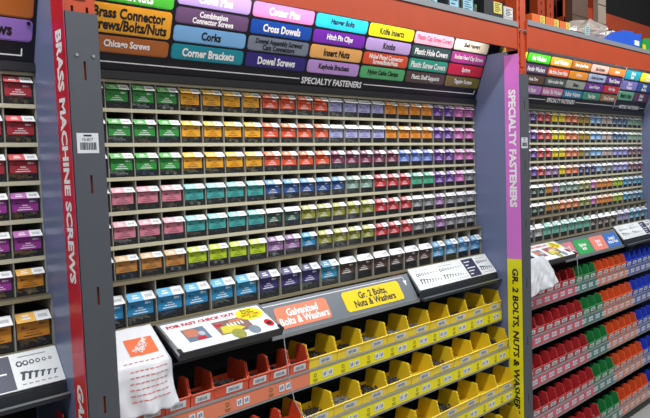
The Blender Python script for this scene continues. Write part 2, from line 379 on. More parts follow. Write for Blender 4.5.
def ex1(t, X):
    b = MB(HF(X)); v = hv(2.118)
    for a, c in ((.11, .80), (1.24, 1.86), (1.905, 1.97), (2.39, 2.48)): b.box(a, c, v-.002, v+.002, 0, .001)
    b.box(1.883, 1.888, hv(2.10), hv(2.42), 0, .001); part('bracket_line', b, WHITE, t)
    b = MB(HF(X)); put_text(b, 'SPECIALTY FASTENERS', 1.02, v, .40, .030, .001, 0, bold=.03, fit=False); part('title_lettering', b, WHITE, t); b = MB(HF(X)); put_text(b, 'METRIC FASTENERS', 2.18, v, .39, .028, .001, 0, bold=.03, fit=False)
    part('title_lettering', b, WHITE, t)
header(PITCH, .10, 2.506, p3, 'tilted black header of small coloured pills over the far bay', ex1)

# ------------------------------------------------------------------ loose hardware heaps (shared meshes)
def heap_mesh(name, wd, dp, ht, n, seed, ln, rad, mats):
    rr = random.Random(seed); b = MB()
    for k in range(n):
        x = rr.uniform(-wd/2+ln*.4, wd/2-ln*.4); y = rr.uniform(ln*.35, dp-ln*.35); z = rad+rr.random()**.7*ht*(.55+.45*y/dp)
        a = rr.uniform(0, math.tau); e = rr.uniform(-.35, .35)
        d = Vector((math.cos(a)*math.cos(e), math.sin(a)*math.cos(e)*.7, math.sin(e)))
        L = ln*rr.uniform(.6, 1)
        p = Vector((x, y, z))-d*L/2; q = p+d*L
        for vv in (p, q):
            vv.x = max(-wd/2+rad, min(wd/2-rad, vv.x)); vv.y = max(rad, min(dp-rad, vv.y)); vv.z = max(rad, vv.z)
        b.tube(p, q, rad, 4)
        if rr.random() < .7 and (q-p).length > .004: b.tube(p, p+(q-p).normalized()*rad*1.3, rad*2, 5)
    return b.mesh(name, mats)
HEAPS = [heap_mesh('hardware_heap', .086, .07, .026, 20, s, .026, .0036, HEAPC) for s in range(4)]
HEAPL = [heap_mesh('hardware_heap', .104, .07, .040, 20, 10+s, .060, .0036, HEAPC) for s in range(3)]

# ------------------------------------------------------------------ drawers (shared meshes)
def drawer_meshes(wd, hf, hs, dp, lab0, lab1, tagw):
    h = wd/2; t = .0015; hz = hf+hs
    b = MB()
    b.box(-h, h, 0, t, 0, hf)                                   # front
    b.box(-h, -h+t, t, dp, 0, hz); b.box(h-t, h, t, dp, 0, hz)  # sides
    b.box(-h+t, h-t, t, dp, 0, t)                               # bottom
    b.box(-h+t, h-t, hs, dp, hz-t, hz)                          # lid
    s_ = hs*.72
    b.prism([(-s_, hf-.002), (-s_+.001, hf-.0035), (hs*.4, hz-.001), (hs*.4, hz)], -h, h, 0)    # sloping tag holder
    body = b.mesh('drawer', CLEAR)
    # sloping tag
    F = frame((0, -s_, hf-.002), (1, 0, 0), (0, s_+hs*.4, hs+.002)); L = math.hypot(s_+hs*.4, hs+.002)
    b = MB(F); a = -h+.003; c = h-.003; mid = a+(c-a)*.56
    b.box(a, mid, .001, L-.001, .0002, .001, 0); b.box(mid, c, .001, L-.001, .0002, .001, 1)
    b.box(a+(mid-a)*.3, a+(mid-a)*.75, L*.3, L*.45, .001, .0013, 1); b.box(a+(mid-a)*.35, a+(mid-a)*.7, L*.58, L*.7, .001, .0013, 1)
    rr = random.Random(5); x = mid+(c-mid)*.2
    while x < c-(c-mid)*.18:
        wv = rr.choice((.0008, .0014, .002)); b.box(x, x+wv, L*.3, L*.62, .001, .0013, 2); x += wv+.0016
    top = b.mesh('top_tag', [LABELT, WHITE, mat('barcode_pale', '#9a9ca0', .5)])
    fronts = []
    for dark in (0, 1):
        b = MB(frame((0, 0, 0), (1, 0, 0), (0, 0, 1))); a = -h+.006; c = h-.006; y0 = hf*lab0; y1 = hf*lab1; H = y1-y0; W = c-a
        b.box(a, c, y0, y1, .0001, .0008, 0)
        pm = 1
        b.ngon(a+W*.18, y0+H*.66, H*.10, .0008, .0011, 8, 2)      # icon
        b.box(a+W*.12, a+W*.34, y0+H*.60, y0+H*.66, .0008, .0011, 2)
        for u0, u1, v0, v1 in ((.68, .74, .70, .84), (.75, .81, .70, .84), (.83, .90, .72, .80), (.40, .46, .44, .52), (.47, .60, .44, .51), (.28, .38, .28, .34), (.40, .52, .28, .34), (.54, .70, .28, .34), (.2, .78, .11, .18)):
            b.box(a+W*u0, a+W*u1, y0+H*v0, y0+H*v1, .0008, .0011, pm)
        fronts.append(b.mesh('front_label', [LABELC, PRINTL if not dark else PRINTD, PRINTD]))
    return body, top, fronts
SM = drawer_meshes(.0935, .068, .018, .115, .36, .97, .5)
LG = drawer_meshes(.1125, .088, .026, .13, .36, .97, .5)
C = dict(gr='#1d8a2c', ye='#e8a012', re='#df4a18', la='#a9a6d6', am='#e88c1c', pu='#6a2f9a', pk='#d060b0', mr='#7c2048', bl='#5a74c4', sa='#d0788a', te='#3a9f9c', nv='#1c4a8c',
         sg='#7a9a8a', rd='#c8242e', mi='#4cb088', gy='#77797c', dg='#1f4a3c', ol='#8c8a1c', mv='#9a6aa0', ta='#c08038', li='#b4cc12', bu='#1a84b8', ind='#33266e', br='#4a2f26', lb='#4a98cc',
         crd='#a81e2c', mg='#9a2c92', go='#d08418', yw='#ecd010', od='#e06a24', gd='#b48c1c', lbl='#7fb0e0', pa='#c8b4b0', db='#2a5c8c', sgr='#8ab494', pw='#8a88cc', mar='#7a3a5a', orn='#e88a30', tb='#2a8ab0', cl='#9aa0a0', mt='#6ab4a0', lav='#a49cc8', or_='#e0742c')
CN = dict(gr='green', ye='yellow', re='orange-red', la='lavender', am='amber', pu='purple', pk='pink', mr='maroon', bl='blue', sa='salmon', te='teal', nv='navy', sg='sage', rd='red', mi='mint', gy='grey', dg='dark green',
          ol='olive', mv='mauve', ta='tan', li='lime', bu='bright blue', ind='indigo', br='brown', lb='light blue', crd='red', mg='magenta', go='amber', yw='yellow', od='orange', gd='gold', lbl='light blue', pa='pale grey-pink', db='dark blue', sgr='sage', pw='periwinkle', mar='maroon', orn='orange', tb='teal-blue', cl='clear', mt='mint', lav='lavender', or_='orange')
TAGC = dict(ye='#f6c010', am='#f29a14', go='#f2b418', gr='#4ab43c', re='#ee6a1c', crd='#d8202c', mg='#c050b4', sa='#eaa8b4', ta='#e4bc84', te='#8cd0cc', bu='#4cb0e0', pk='#dc84c4', nv='#5c9cd0', ol='#b4b44c', li='#c8de30')
DARKP = set('sa ye am ta li yw la mi go gd pa sgr lav mt orn te'.split())
def expand(s):
    out = []
    for tok in s.split():
        k, n = tok.split('*') if '*' in tok else (tok, 1)
        out += [k]*int(n)
    return out
MB_ROWS = ['gr*4 ye*4 re*4 la*4 am*4 pu*2 pk*2', 'gr*4 ye*4 re*4 la*4 am*4 pu*2 pk*2', 'gr*4 ye*4 re*4 mr*5 bl*3 pu*2 pk*2', 'sa*4 te*4 nv*5 sg*2 rd*3 mi*2 pu*2 pk gy',
           'sa*4 te*4 dg*2 ol*5 rd*3 gy*2 mv gy*3', 'ta*4 li*4 mv*2 bu ol*4 rd*3 gy*2 mv gy*3', 'bu*6 ind*3 tb br*6 lb*4']
FB_ROWS = ['pu*6 rd*2 yw*2 od*2 gd*2 lbl*2 pa*2 db*3 sgr*3', 'pu*6 rd*2 yw*2 od*2 gd*2 lbl*2 pa*2 db*3 sgr*3', 'pu*6 rd*2 yw*2 od*2 gd gy lbl*2 pa*2 pw*3 mar*3', 'pu*6 rd mv*2 yw od*2 ind*3 lbl gy*2 pw*3 mar*3',
           'dg*7 ta mv sg*3 ol*2 pk orn*3 li*2 tb*4', 'dg*7 ta*2 or_*3 ol*2 pk orn*3 li*2 tb*4', 'gy*4 cl mt*6 br*4 lav*2 tb*3']
LB_ROWS = ['crd*24', 'crd*24', 'crd*24', 'mg*24', 'mg*24', 'mg*23 go', 'go*20']
XL, PW = .140, .09838
ROWZ = [1.946-.123*i for i in range(6)]      # centre of the lip under each row
def heapcol(k, rr):
    if k in ('crd', 'mg', 'go', 'ye', 'am'): return rr.choice(('#e0b050', '#c89838', '#e8c880'))
    return rr.choice(('#d8d8d4', '#8a8c8e', '#3a3a3e', '#e8e8e4', '#b08a64', '#f0f0f0', '#4a7ab6', '#d8ccb0'))
def cabinet(bi, rows, label, cmin, cmin7):
    X = bi*PITCH+(.008 if bi < 0 else 0); rr = random.Random(40+bi)
    t = thing('drawer_cabinet', (X+1.32, .36, 1.158), label, 'drawer cabinet', 'fastener drawer cabinets'); O = ORG[t.name].copy()
    xl = X+XL+PW*cmin; xr = X+XL+PW*24; n = 24-cmin
    b = MB(); b.box(xl, xr, .425, .435, 1.158, 2.054); part('back_panel', b, BACKP, t)
    b = MB(); b.box(xl, xr, .286, .425, 2.046, 2.055); part('top_panel', b, CREAM, t)
    for z in ROWZ[:5]:
        b = MB(); b.box(xl, xr, .284, .290, z-.006, z+.007); b.box(xl, xr, .290, .425, z+.004, z+.0075); part('shelf', b, CREAM, t)
    b = MB(); b.box(xl, xr, .254, .425, 1.327, 1.3365, 1); b.box(xl, xr, .248, .254, 1.325, 1.336, 0); part('shelf', b, [mat('cabinet_brown', '#8c8064', .45), mat('cabinet_umber', '#5c5546', .5)], t, label='projecting shelf')
    b = MB(); b.box(xl, xr, .250, .425, 1.158, 1.168); b.box(xl, xr, .248, .254, 1.158, 1.172); part('shelf', b, mat('cabinet_brown', '#8c8064', .45), t)
    for k in range(cmin, 25):
        x = X+XL+PW*k; b = MB(); b.box(x-.0016, x+.0016, .286, .424, 1.338, 2.046); part('divider', b, DIVID, t)
    W7 = PW*24/20
    for k in range(cmin7, 21):
        x = X+XL+W7*k; b = MB(); b.box(x-.0018, x+.0018, .252, .424, 1.169, 1.325); part('divider', b, DIVID, t)
    for ri, row in enumerate(rows):
        toks = expand(row); big = ri == 6
        body, top, fronts = LG if big else SM
        for ci, k in enumerate(toks):
            if ci < (cmin7 if big else cmin): continue
            if big: loc = (X+XL+W7*(ci+.5)-O.x, .262-O.y+rr.uniform(-.002, .002), 1.173-O.z)
            else: loc = (X+XL+PW*(ci+.5)-O.x+rr.uniform(-.0008, .0008), .293-O.y+rr.uniform(-.004, .002), ((ROWZ[ri]+.008) if ri < 5 else 1.338)-O.z)
            d = mpart('drawer', body, t, loc, label='clear drawer with %s label' % CN[k])
            col = C[k]
            mpart('front_label', fronts[1 if k in DARKP else 0], d, (0, 0, 0), col)
            mpart('top_tag', top, d, (0, 0, 0), '#ece8e8' if k in ('gy', 'cl', 'dg', 'la', 'br') else TAGC.get(k, col))
            hp = rr.choice(HEAPL if big else HEAPS)
            mpart('loose_hardware', hp, d, (0, .003, .002), heapcol(k, rr), kind='stuff')
    return t
cabinet(0, MB_ROWS, 'wall of clear fastener drawers in the middle bay, green labels at upper left', 0, 0)
cabinet(1, FB_ROWS, 'smaller looking drawer wall in the far bay, red and yellow labels', 3, 2)
lc = cabinet(-1, LB_ROWS, 'drawer wall with red, magenta and amber labels at the left edge', 21, 17); lc.location.y -= .018

# ------------------------------------------------------------------ sloping ledge, sign trays and reference boards
def LFr(X): return frame((X, .155, 1.033), (1, 0, 0), (0, .075, .122))
LLEN = math.hypot(.075, .122)
def ledge(bi, x0, label, pills, x1=1.78):
    X = bi*PITCH
    t = thing('sloping_ledge', (X+1.3, .2, 1.02), label, 'ledge', 'sloping ledges under the drawer walls')
    b = MB(LFr(X)); b.box(x0, x1, 0, LLEN, -.008, 0); part('face', b, LEDGE, t)
    b = MB(); b.box(X+x0, X+x1, .146, .165, 1.018, 1.036); part('front_trim', b, ALU, t)
    b = MB(); b.box(X+x0, X+x1, .165, .45, 1.018, 1.024); b.box(X+x0, X+x1, .44, .45, 1.024, 1.157); part('underside', b, DARKTRAY, t)
    for a, c, v0, v1, col, words, tc in pills:
        b = MB(LFr(X)); b.rrect(a, c, LLEN*v0, LLEN*v1, .018, 0, .002); p = part('sign_pill', b, pillmat(col), t)
        if words:
            b = MB(LFr(X)); put_text(b, words, (a+c)/2, LLEN*(v0+v1)/2, (c-a)*(.94 if bi == 0 else .85), LLEN*(v1-v0)*(.74 if bi == 0 else .5), .0026, 0, bold=.03, fit=True, cond=.9); part('lettering', b, WHITE if tc else BLACK, p)
    if bi == 0:
        b = MB(LFr(X)); v = LLEN*.90
        b.box(.83, 1.735, v-.0015, v+.0015, 0, .001); b.prism([(1.725, v-.02), (1.75, v-.02), (1.738, v-.05)], 0, .001, 2); b.box(1.735, 1.738, v-.03, v, 0, .001); part('arrow_line', b, WHITE, t)
    return t
ledge(0, .826, 'sloping grey ledge with Galvanized and Gr. 2 Bolts signs', [(.885, 1.185, .12, .80, '#f08a68', 'Galvanized\nBolts & Washers', 1), (1.285, 1.685, .12, .82, '#f8d414', 'Gr. 2 Bolts,\nNuts & Washers', 0)])
ledge(1, .826, 'sloping grey ledge with pink, green, salmon and blue sign squares', [(.83, 1.04, .05, .82, '#e08088', 'Grade 5\nBolts & Nuts', 1), (1.06, 1.285, .05, .82, '#3aa858', 'Stainless\nBolts', 1), (1.305, 1.53, .05, .82, '#ee8a78', 'Metric\nBolts', 1), (1.545, 1.755, .05, .82, '#3a74c8', 'Grade 8\nBolts & Nuts', 1)])

def fast_sign(bi, label):
    X = bi*PITCH
    t = thing('checkout_sign', (X+.59, .15, 1.05), label, 'sign')
    F = frame((X+.37, .075, 1.090), (1, 0, 0), (0, .152, .068)); L = math.hypot(.152, .068); W = .44
    b = MB(); b.box(X+.36, X+.82, .16, .42, 1.02, 1.028); b.box(X+.36, X+.82, .41, .42, 1.028, 1.15); part('underside', b, DARKTRAY, t)
    b = MB(F); b.box(-.012, W+.012, -.008, L-.004, -.030, -.012); b.box(-.012, W+.012, -.012, -.006, -.030, .001)
    part('tray', b, DARKTRAY, t)
    b = MB(F); b.box(W+.004, W+.013, -.008, L+.006, -.012, .003); b.box(-.013, -.004, -.008, L+.006, -.012, .003); b.box(-.006, W+.006, L+.001, L+.007, -.012, .002); part('metal_edge', b, ALU, t)
    b = MB(F); b.box(-.003, W+.003, -.005, L, -.012, 0); s = part('sign_face', b, mat('sign_white', '#eef0f2', .3, 0, .02, 30), t)
    b = MB(F); put_text(b, 'FOR FAST CHECK OUT', .165, L*.86, .30, .018, .0006, 0, bold=.05, fit=False); part('lettering', b, REDP, s, label='red capital letters')
    # printed pictures
    b = MB(F); b.box(.055, .150, L*.22, L*.68, .0004, .0008, 0); b.add([(.06, L*.66, .001), (.06, L*.40, .001), (.10, L*.36, .001), (.12, L*.52, .001), (.105, L*.66, .001)], [(0, 1, 2, 3, 4)], 1)
    b.box(.095, .13, L*.24, L*.34, .0008, .0011, 2); b.ngon(.125, L*.44, .014, .0008, .0011, 8, 3)
    part('picture', b, [mat('pic_slate', '#6c7a8e', .4, 0, .3, 60), mat('pic_skin', '#c87a60', .5), REDP, mat('pic_pale', '#b8bcc4', .5)], s, label='small photo of hands with hardware')
    b = MB(F); b.box(.190, .345, L*.20, L*.70, .0004, .0008, 0); b.add([(.20, L*.24, .001), (.21, L*.48, .001), (.27, L*.52, .001), (.31, L*.30, .001), (.26, L*.22, .001)], [(0, 1, 2, 3, 4)][::1], 1)
    b.add([(.27, L*.66, .001), (.25, L*.56, .001), (.31, L*.54, .001), (.335, L*.66, .001)], [(0, 1, 2, 3)], 2); b.box(.19, .225, L*.52, L*.60, .0008, .0012, 3)
    for k in range(5): b.box(.245+.016*k, .252+.016*k, L*.44, L*.56, .0011, .0014, 4)
    part('picture', b, [mat('pic_brown', '#8a6a64', .4, 0, .35, 50), mat('pic_yellow', '#d8cc40', .5), mat('pic_skin', '#c87a60', .5), REDP, WHITE], s, label='photo of a hand writing a code on a yellow bag')
    b = MB(F); b.ngon(.26, L*.13, .03, .0012, .0016, 14, 0, 1.0); b.ngon(.335, L*.15, .026, .0012, .0016, 14, 1, 1.0); part('picture', b, [mat('pic_olive', '#9a9848', .5, 0, .3, 60), mat('pic_grey', '#7c8a98', .5, 0, .3, 60)], s)
    b = MB(F); b.prism([(.375+.063*math.cos(k*math.tau/20), L*.74+L*.23*math.sin(k*math.tau/20)) for k in range(20)], .0004, .001, 2); part('bubble', b, mat('bubble_yellow', '#f2e428', .35), s, label='yellow speech bubble')
    b = MB(F); put_text(b, 'Buy by\nthe Box', .372, L*.85, .06, .030, .0014, 0, bold=.02); put_text(b, 'SAVE 15%', .374, L*.70, .085, .014, .0014, 1, bold=.04, fit=False); put_text(b, 'or more', .378, L*.60, .04, .010, .0014, 0, bold=.02); part('lettering', b, [BLACK, REDP], s)
    b = MB(F); b.prism([(.418+.02*math.cos(k*math.tau/14), L*.26+.024*math.sin(k*math.tau/14)) for k in range(14)], .0004, .001, 2, 0); b.box(.408, .426, L*.20, L*.30, .001, .0014, 1); part('badge', b, [REDP, BLACK], s, label='round red badge')
    for q in (-.006, W+.004):
        b = MB(F); b.box(q-.008, q+.006, -.016, .012, .0005, .006); part('clip', b, BLACK, t)
    return t
fast_sign(0, 'white FOR FAST CHECK OUT sign tray with yellow bubble, near the middle bay bag')
fast_sign(1, 'white checkout sign tray with yellow bubble in the far bay')

def ref_board(bi, label, a=1.795, c=2.503):
    X = bi*PITCH+(.006 if bi < 0 else 0)
    t = thing('reference_board', (X+(a+c)/2, .19, 1.03), label, 'reference board', 'white bolt reference boards')
    F = frame((X+a, .152, 1.073), (1, 0, 0), (0, .084, .102)); L = math.hypot(.084, .102)-.004; W = c-a
    b = MB(F); b.box(0, W, 0, L, -.008, 0); s = part('board', b, mat('board_white', '#e9ebea', .35, 0, .02, 30), t)
    b = MB(F); b.box(-.010, W, -.006, L-.012, -.024, -.0085); part('tray', b, DARKTRAY, t)
    b = MB(); b.box(X+a-.005, X+c, .18, .24, 1.02, 1.03); b.box(X+a-.005, X+c, .23, .24, 1.03, 1.12); part('underside', b, DARKTRAY, t)
    b = MB(); b.prism([(.120, 1.020), (.150, 1.020), (.156, 1.064), (.149, 1.064), (.144, 1.034), (.124, 1.030), (.120, 1.038)], X+a-.012, X+c, 0); part('tray_lip', b, DARKTRAY, t)
    b = MB(); b.box(X+a-.012, X+c, .1185, .1205, 1.034, 1.040); part('metal_edge', b, ALU, t)
    b = MB(F)
    b.box(W*.64, W*.795, .004, L*.92, .0004, .001, 0)
    for k in range(5): b.box(W*.66, W*(.70+.07*((k*7) % 3)/2), L*(.15+.15*k), L*(.19+.15*k), .001, .0013, 1)
    part('print_panel', b, [mat('panel_indigo', '#34344e', .4), WHITE], s, label='dark blue printed panel')
    b = MB(F); rr = random.Random(9)
    def group(u0, u1, n, s0):
        for k in range(n):
            u = u0+(u1-u0)*(k+.5)/n; q = s0*(1-.09*k)
            b.ngon(u, L*.66, q*.8, .0004, .0012, 6, 0); b.ngon(u, L*.66, q*.4, .0012, .0014, 8, 1)
            wv = q*.35
            b.add([(u-wv, L*.22, .0006), (u+wv, L*.22, .0006), (u+wv+.006, L*.22+q*1.7, .0006), (u-wv+.006, L*.22+q*1.7, .0006)], [(0, 1, 2, 3)], 0)
            b.box(u-wv*1.8+.005, u+wv*1.8+.008, L*.22+q*1.7, L*.22+q*2.2, .0004, .001, 0)
            b.box(u-.006, u+.006, L*.10, L*.125, .0004, .001, 2)
    group(.03, W*.30, 8, .014); group(W*.32, W*.62, 9, .012); group(W*.815, W*.975, 6, .013)
    for k in range(46): b.box(W*(.02+.021*k), W*(.02+.021*k)+.0015, L*(.955 if k % 2 else .94), L*.985, .0004, .001, 2)
    for u0, u1 in ((.03, .2), (.33, .5), (.83, .95)): b.box(W*u0, W*u1, L*.83, L*.85, .0004, .001, 2)
    part('bolt_print', b, [mat('ink_slate', '#3c4a52', .5), WHITE, mat('ink_grey', '#8a9096', .5)], s, label='printed nuts and bolts in size order', kind='stuff')
    return t
ref_board(0, 'white bolt size reference board below the light blue drawers')
ref_board(1, 'white bolt size reference board on the far bay ledge')
ref_board(-1, 'white nut and bolt reference board at the lower left edge')

# ------------------------------------------------------------------ plastic shopping bags
BAGM = mat('bag_white', '#e6e6ea', .35, 0, .03, 20, bump=.25, bscale=40)
def bag(bi, x0, x1, label, flare, drop, seed, logo, prof=None):
    X = bi*PITCH; rr = random.Random(seed); ph = [rr.uniform(0, 6.28) for _ in range(8)]
    prof = prof or [(.234, 1.172), (.185, 1.132), (.135, 1.090), (.112, 1.066), (.101, 1.035), (.097, 1.0), (.092, .96), (.088, drop)]
    cum = [0]
    for p, q in zip(prof, prof[1:]): cum.append(cum[-1]+math.hypot(q[0]-p[0], q[1]-p[1]))
    T = cum[-1]
    def S(s, d, off=0.):
        d = max(0, min(T, d))
        k = max(i for i in range(len(cum)-1) if cum[i] <= d+1e-9); f = (d-cum[k])/(cum[k+1]-cum[k])
        y = prof[k][0]+f*(prof[k+1][0]-prof[k][0]); z = prof[k][1]+f*(prof[k+1][1]-prof[k][1])
        e = d/T; amp = .0015+.007*max(0, e-.4)
        wv = 1.5*math.sin(s*9+ph[0]+e*4)+.7*math.sin(s*17+ph[1]-e*7)+.5*math.sin(s*31+e*19+ph[2])+.15*math.sin(e*26+ph[5]+s*9)
        x = X+x0+(x1-x0)*s+flare*e*s+.004*math.sin(e*14+ph[3])*(e > .4)
        z += (.004*math.sin(s*8+ph[4])+.003*math.sin(s*23+ph[6])-flare*.25*(1-s))*max(0, e-.75)*4
        return Vector((x, y-amp*wv-off-.002, z+off*.7))
    NS, NT = 36, 48
    b = MB(); G = {}
    for lay in (0, 1):
        for i in range(NS+1):
            for j in range(NT+1): G[lay, i, j] = b.pt(S(i/NS, T*j/NT, -.004 if lay else 0))
    for i in range(NS):
        for j in range(NT):
            b.face((G[0, i, j], G[0, i, j+1], G[0, i+1, j+1], G[0, i+1, j])); b.face((G[1, i, j], G[1, i+1, j], G[1, i+1, j+1], G[1, i, j+1]))
    for i in range(NS):
        for j in (0, NT): b.face((G[0, i, j], G[0, i+1, j], G[1, i+1, j], G[1, i, j])[::1 if j == 0 else -1])
    for j in range(NT):
        for i in (0, NS): b.face((G[0, i, j], G[1, i, j], G[1, i, j+1], G[0, i, j+1])[::1 if i == 0 else -1])
    loc = (X+(x0+x1)/2, .13, drop)
    t = thing('plastic_bag', loc, label, 'bag')
    part('bag_sheet', b, BAGM, t, smooth=True)
    if logo:
        u0, u1, d0, d1 = logo
        b = MB(); N = 8
        I = {(i, j): b.pt(S(u0+(u1-u0)*i/N, d0+(d1-d0)*j/N, .0012)) for i in range(N+1) for j in range(N+1)}
        for i in range(N):
            for j in range(N): b.face((I[i, j], I[i, j+1], I[i+1, j+1], I[i+1, j]), 0)
        W = (u1-u0)*(x1-x0); H = d1-d0
        v, f, tw, th = text('THE HOME\nDEPOT', .03, .75); ca, sa = math.cos(.72), math.sin(.72); sc = .078/tw
        pts = []
        for a, c in v:
            a *= sc; c *= sc*1.25; x_, y_ = a*ca-c*sa, a*sa+c*ca
            pts.append(S((u0+u1)/2+x_/(x1-x0), (d0+d1)/2-y_, .0022))
        b.add(pts, f, 1)
        part('logo', b, [mat('logo_orange', '#ee6a2c', .4), WHITE], t, label='orange square logo with slanted white lettering')
        b = MB()
        for k in range(7):
            dd = d1+.022+.020*k+(.012 if k > 0 else 0)
            for q in range(8):
                s0 = .28+.08*q; s1 = s0+.062
                if k == 0: s0, s1 = .22+.09*q, .22+.09*q+.06
                if dd > T-.02: continue
                ids = [b.pt(S(ss, d_, .0014)) for ss, d_ in ((s0, dd), (s0, dd+.0032), (s1, dd+.0032), (s1, dd))]; b.face(ids)
        part('printed_lines', b, mat('ink_orange', '#d8705a', .5), t, label='small red printed lines', kind='stuff')
    return t
bag(0, .125, .335, 'white plastic shopping bag with orange logo hung on the middle ledge', .018, .905, 2, (.40, .88, .050, .122))
bag(1, .16, .36, 'crumpled white plastic bag hanging beside the far bay checkout sign', .16, .945, 5, None, [(.058, 1.128), (.050, 1.10), (.046, 1.07), (.043, 1.03), (.040, .99), (.038, .945)])

# ------------------------------------------------------------------ bin shelves, price rails, bins
SH = [(.126, .857), (.080, .638), (.046, .408), (.003, .185), (-.035, -.058)]     # front Y and rail-top z
def rail_tag_mesh():
    b = MB(frame((0, 0, 0), (1, 0, 0), (0, 0, 1)))
    for dx in (-.017, .017):
        b.box(dx-.013, dx+.013, -.014, .014, 0, .001, 0)
        b.box(dx-.008, dx-.001, -.008, .006, .001, .0013, 1); b.box(dx+.001, dx+.008, -.006, .009, .001, .0013, 1)
    return b.mesh('price_tag', [mat('tag_pale', '#d8dade', .5), mat('tag_ink', '#7a84a0', .5)])
TAGM = rail_tag_mesh()
def rail_icon_mesh():
    b = MB(frame((0, 0, 0), (1, 0, 0), (0, 0, 1)))
    n = 8
    for k in range(n):
        a0 = k*math.tau/n; a1 = (k+1)*math.tau/n
        b.add([(.009*math.cos(a0), .006+.009*math.sin(a0), .0006), (.009*math.cos(a1), .006+.009*math.sin(a1), .0006), (.006*math.cos(a1), .006+.006*math.sin(a1), .0006), (.006*math.cos(a0), .006+.006*math.sin(a0), .0006)], [(0, 1, 2, 3)])
    for k in range(3): b.box(-.013+.009*k, -.006+.009*k, -.014, -.010, 0, .0006)
    b.box(-.010, .010, -.021, -.018, 0, .0006)
    return b.mesh('rail_icon', [mat('icon_ink', '#6a6224', .5)])
ICONM = rail_icon_mesh()
SHELFM = mat('shelf_steel', '#222326', .5, .3, .08, 15)
WORD = ['topmost', 'second from top', 'third from top', 'fourth from top', 'lowest']
def bin_shelf(bi, si, x0, x1, inserts, tags):
    X = bi*PITCH; Y, Z = SH[si]
    t = thing('bin_shelf', (X+(x0+x1)/2, Y+.1, Z-.07), '%s metal bin shelf with coloured price rail in the %s' % (WORD[si], BAYN[bi]), 'shelf', 'bin shelves with price rails'); O = ORG[t.name]
    b = MB(); b.box(X+x0, X+x1, Y+.006, Y+.32, Z-.006, Z+.004); b.box(X+x0, X+x1, Y+.31, Y+.32, Z+.004, Z+.12); part('deck', b, SHELFM, t)
    b = MB(); b.box(X+x0, X+x1, Y, Y+.006, Z-.068, Z+.004); b.box(X+x0, X+x1, Y-.005, Y, Z-.004, Z+.003); b.box(X+x0, X+x1, Y-.005, Y, Z-.070, Z-.064)
    r = part('price_rail', b, ALU, t)
    for a, c, col in inserts:
        b = MB(); b.box(X+a+.001, X+c-.001, Y-.0025, Y, Z-.062, Z-.006); part('rail_insert', b, mat('insert_'+col[1:], col, .35, 0, .05, 20), r)
    for k, x in enumerate(tags):
        mpart('price_tag', TAGM, r, (X+x-O.x+.02, Y-.003-O.y, Z-.034-O.z))
        mpart('rail_icon', ICONM, r, (X+x-O.x-.052, Y-.003-O.y, Z-.034-O.z))
BINMESH = {}
def bin_mesh(wd):
    k = round(wd, 4)
    if k in BINMESH: return BINMESH[k]
    h = wd/2-.0015; t = .003; D = .14 if wd > .13 else .082
    side = [(0, 0), (-.006, .042), (.002, .050), (.004, .064), (.008, .066), (.009, .080), (.012, .082), (.014, .097), (.019, .102), (D-.03, .104), (D-.012, .096), (D, .040), (D, 0)]
    b = MB()
    b.prism(side, -h, -h+t, 0); b.prism(side, h-t, h, 0)
    b.box(-h+t, h-t, .002, D-t, 0, t); b.box(-h+t, h-t, D-t, D, 0, .034)
    b.prism([(0, 0), (-.006, .042), (-.003, .042), (.003, 0)], -h+t, h-t, 0)
    b.prism([(-.006, .038), (-.010, .043), (-.006, .046), (-.002, .043)], -h, h, 0)
    body = b.mesh('bin', BINC)
    F = frame((0, -.0005, .004), (1, 0, 0), (0, -.006, .042)); b = MB(F); lw = min(wd*.62, .075)/2
    off = .012 if wd > .13 else 0
    b.box(off-lw, off+lw, .004, .030, .0005, .0015, 0)
    rr = random.Random(4); x = off-lw*.7
    while x < off+lw*.6: wv = rr.choice((.001, .002, .003)); b.box(x, x+wv, .009, .022, .0015, .0018, 1); x += wv+.0018
    lab = b.mesh('bin_label', [mat('binlabel_white', '#d2d4d6', .5), mat('barcode_grey', '#5c6068', .5)])
    heaps = [heap_mesh('hardware_heap', wd-.014, D-.018, .030, 44, 60+s, .040, .0036, HEAPC) for s in range(2)]
    BINMESH[k] = (body, lab, heaps); return BINMESH[k]
def bins(bi, si, runs, seed):
    """runs: list of (x0, width, count, colour hex, colour word, fill chance)"""
    X = bi*PITCH; Y, Z = SH[si]; rr = random.Random(seed)
    cnt = {}
    for x0, wd, n, col, word, fill in runs:
        body, lab, heaps = bin_mesh(wd)
        for k in range(n):
            i = cnt.get(word, 0); cnt[word] = i+1
            loc = (X+x0+wd*(k+.5), Y+.004+rr.uniform(0, .004), Z+.0045)
            sz = 'wide ' if (wd > .13 and word == 'orange') else ''
            t = thing('parts_bin', loc, '%s%s plastic bin, %s %s from left on the %s shelf, %s' % (sz, word, ORD[i], word.split()[-1], WORD[si], BAYN[bi]), 'bin', '%s parts bins in the %s' % (word, BAYN[bi]))
            mpart('bin_body', body, t, (0, 0, 0), col); mpart('bin_label', lab, t, (0, 0, 0))
            if rr.random() < fill:
                mpart('loose_bolts', rr.choice(heaps), t, (0, .008, .0035), rr.choice(('#8a8a88', '#4c4c4e', '#262628', '#303032')), kind='stuff')
YB, OB, RB, GB, BB = '#f2cd08', '#d8481c', '#b81c22', '#12803a', '#1c3cc0'
YI, OI = '#e8d80e', '#dd7c5c'
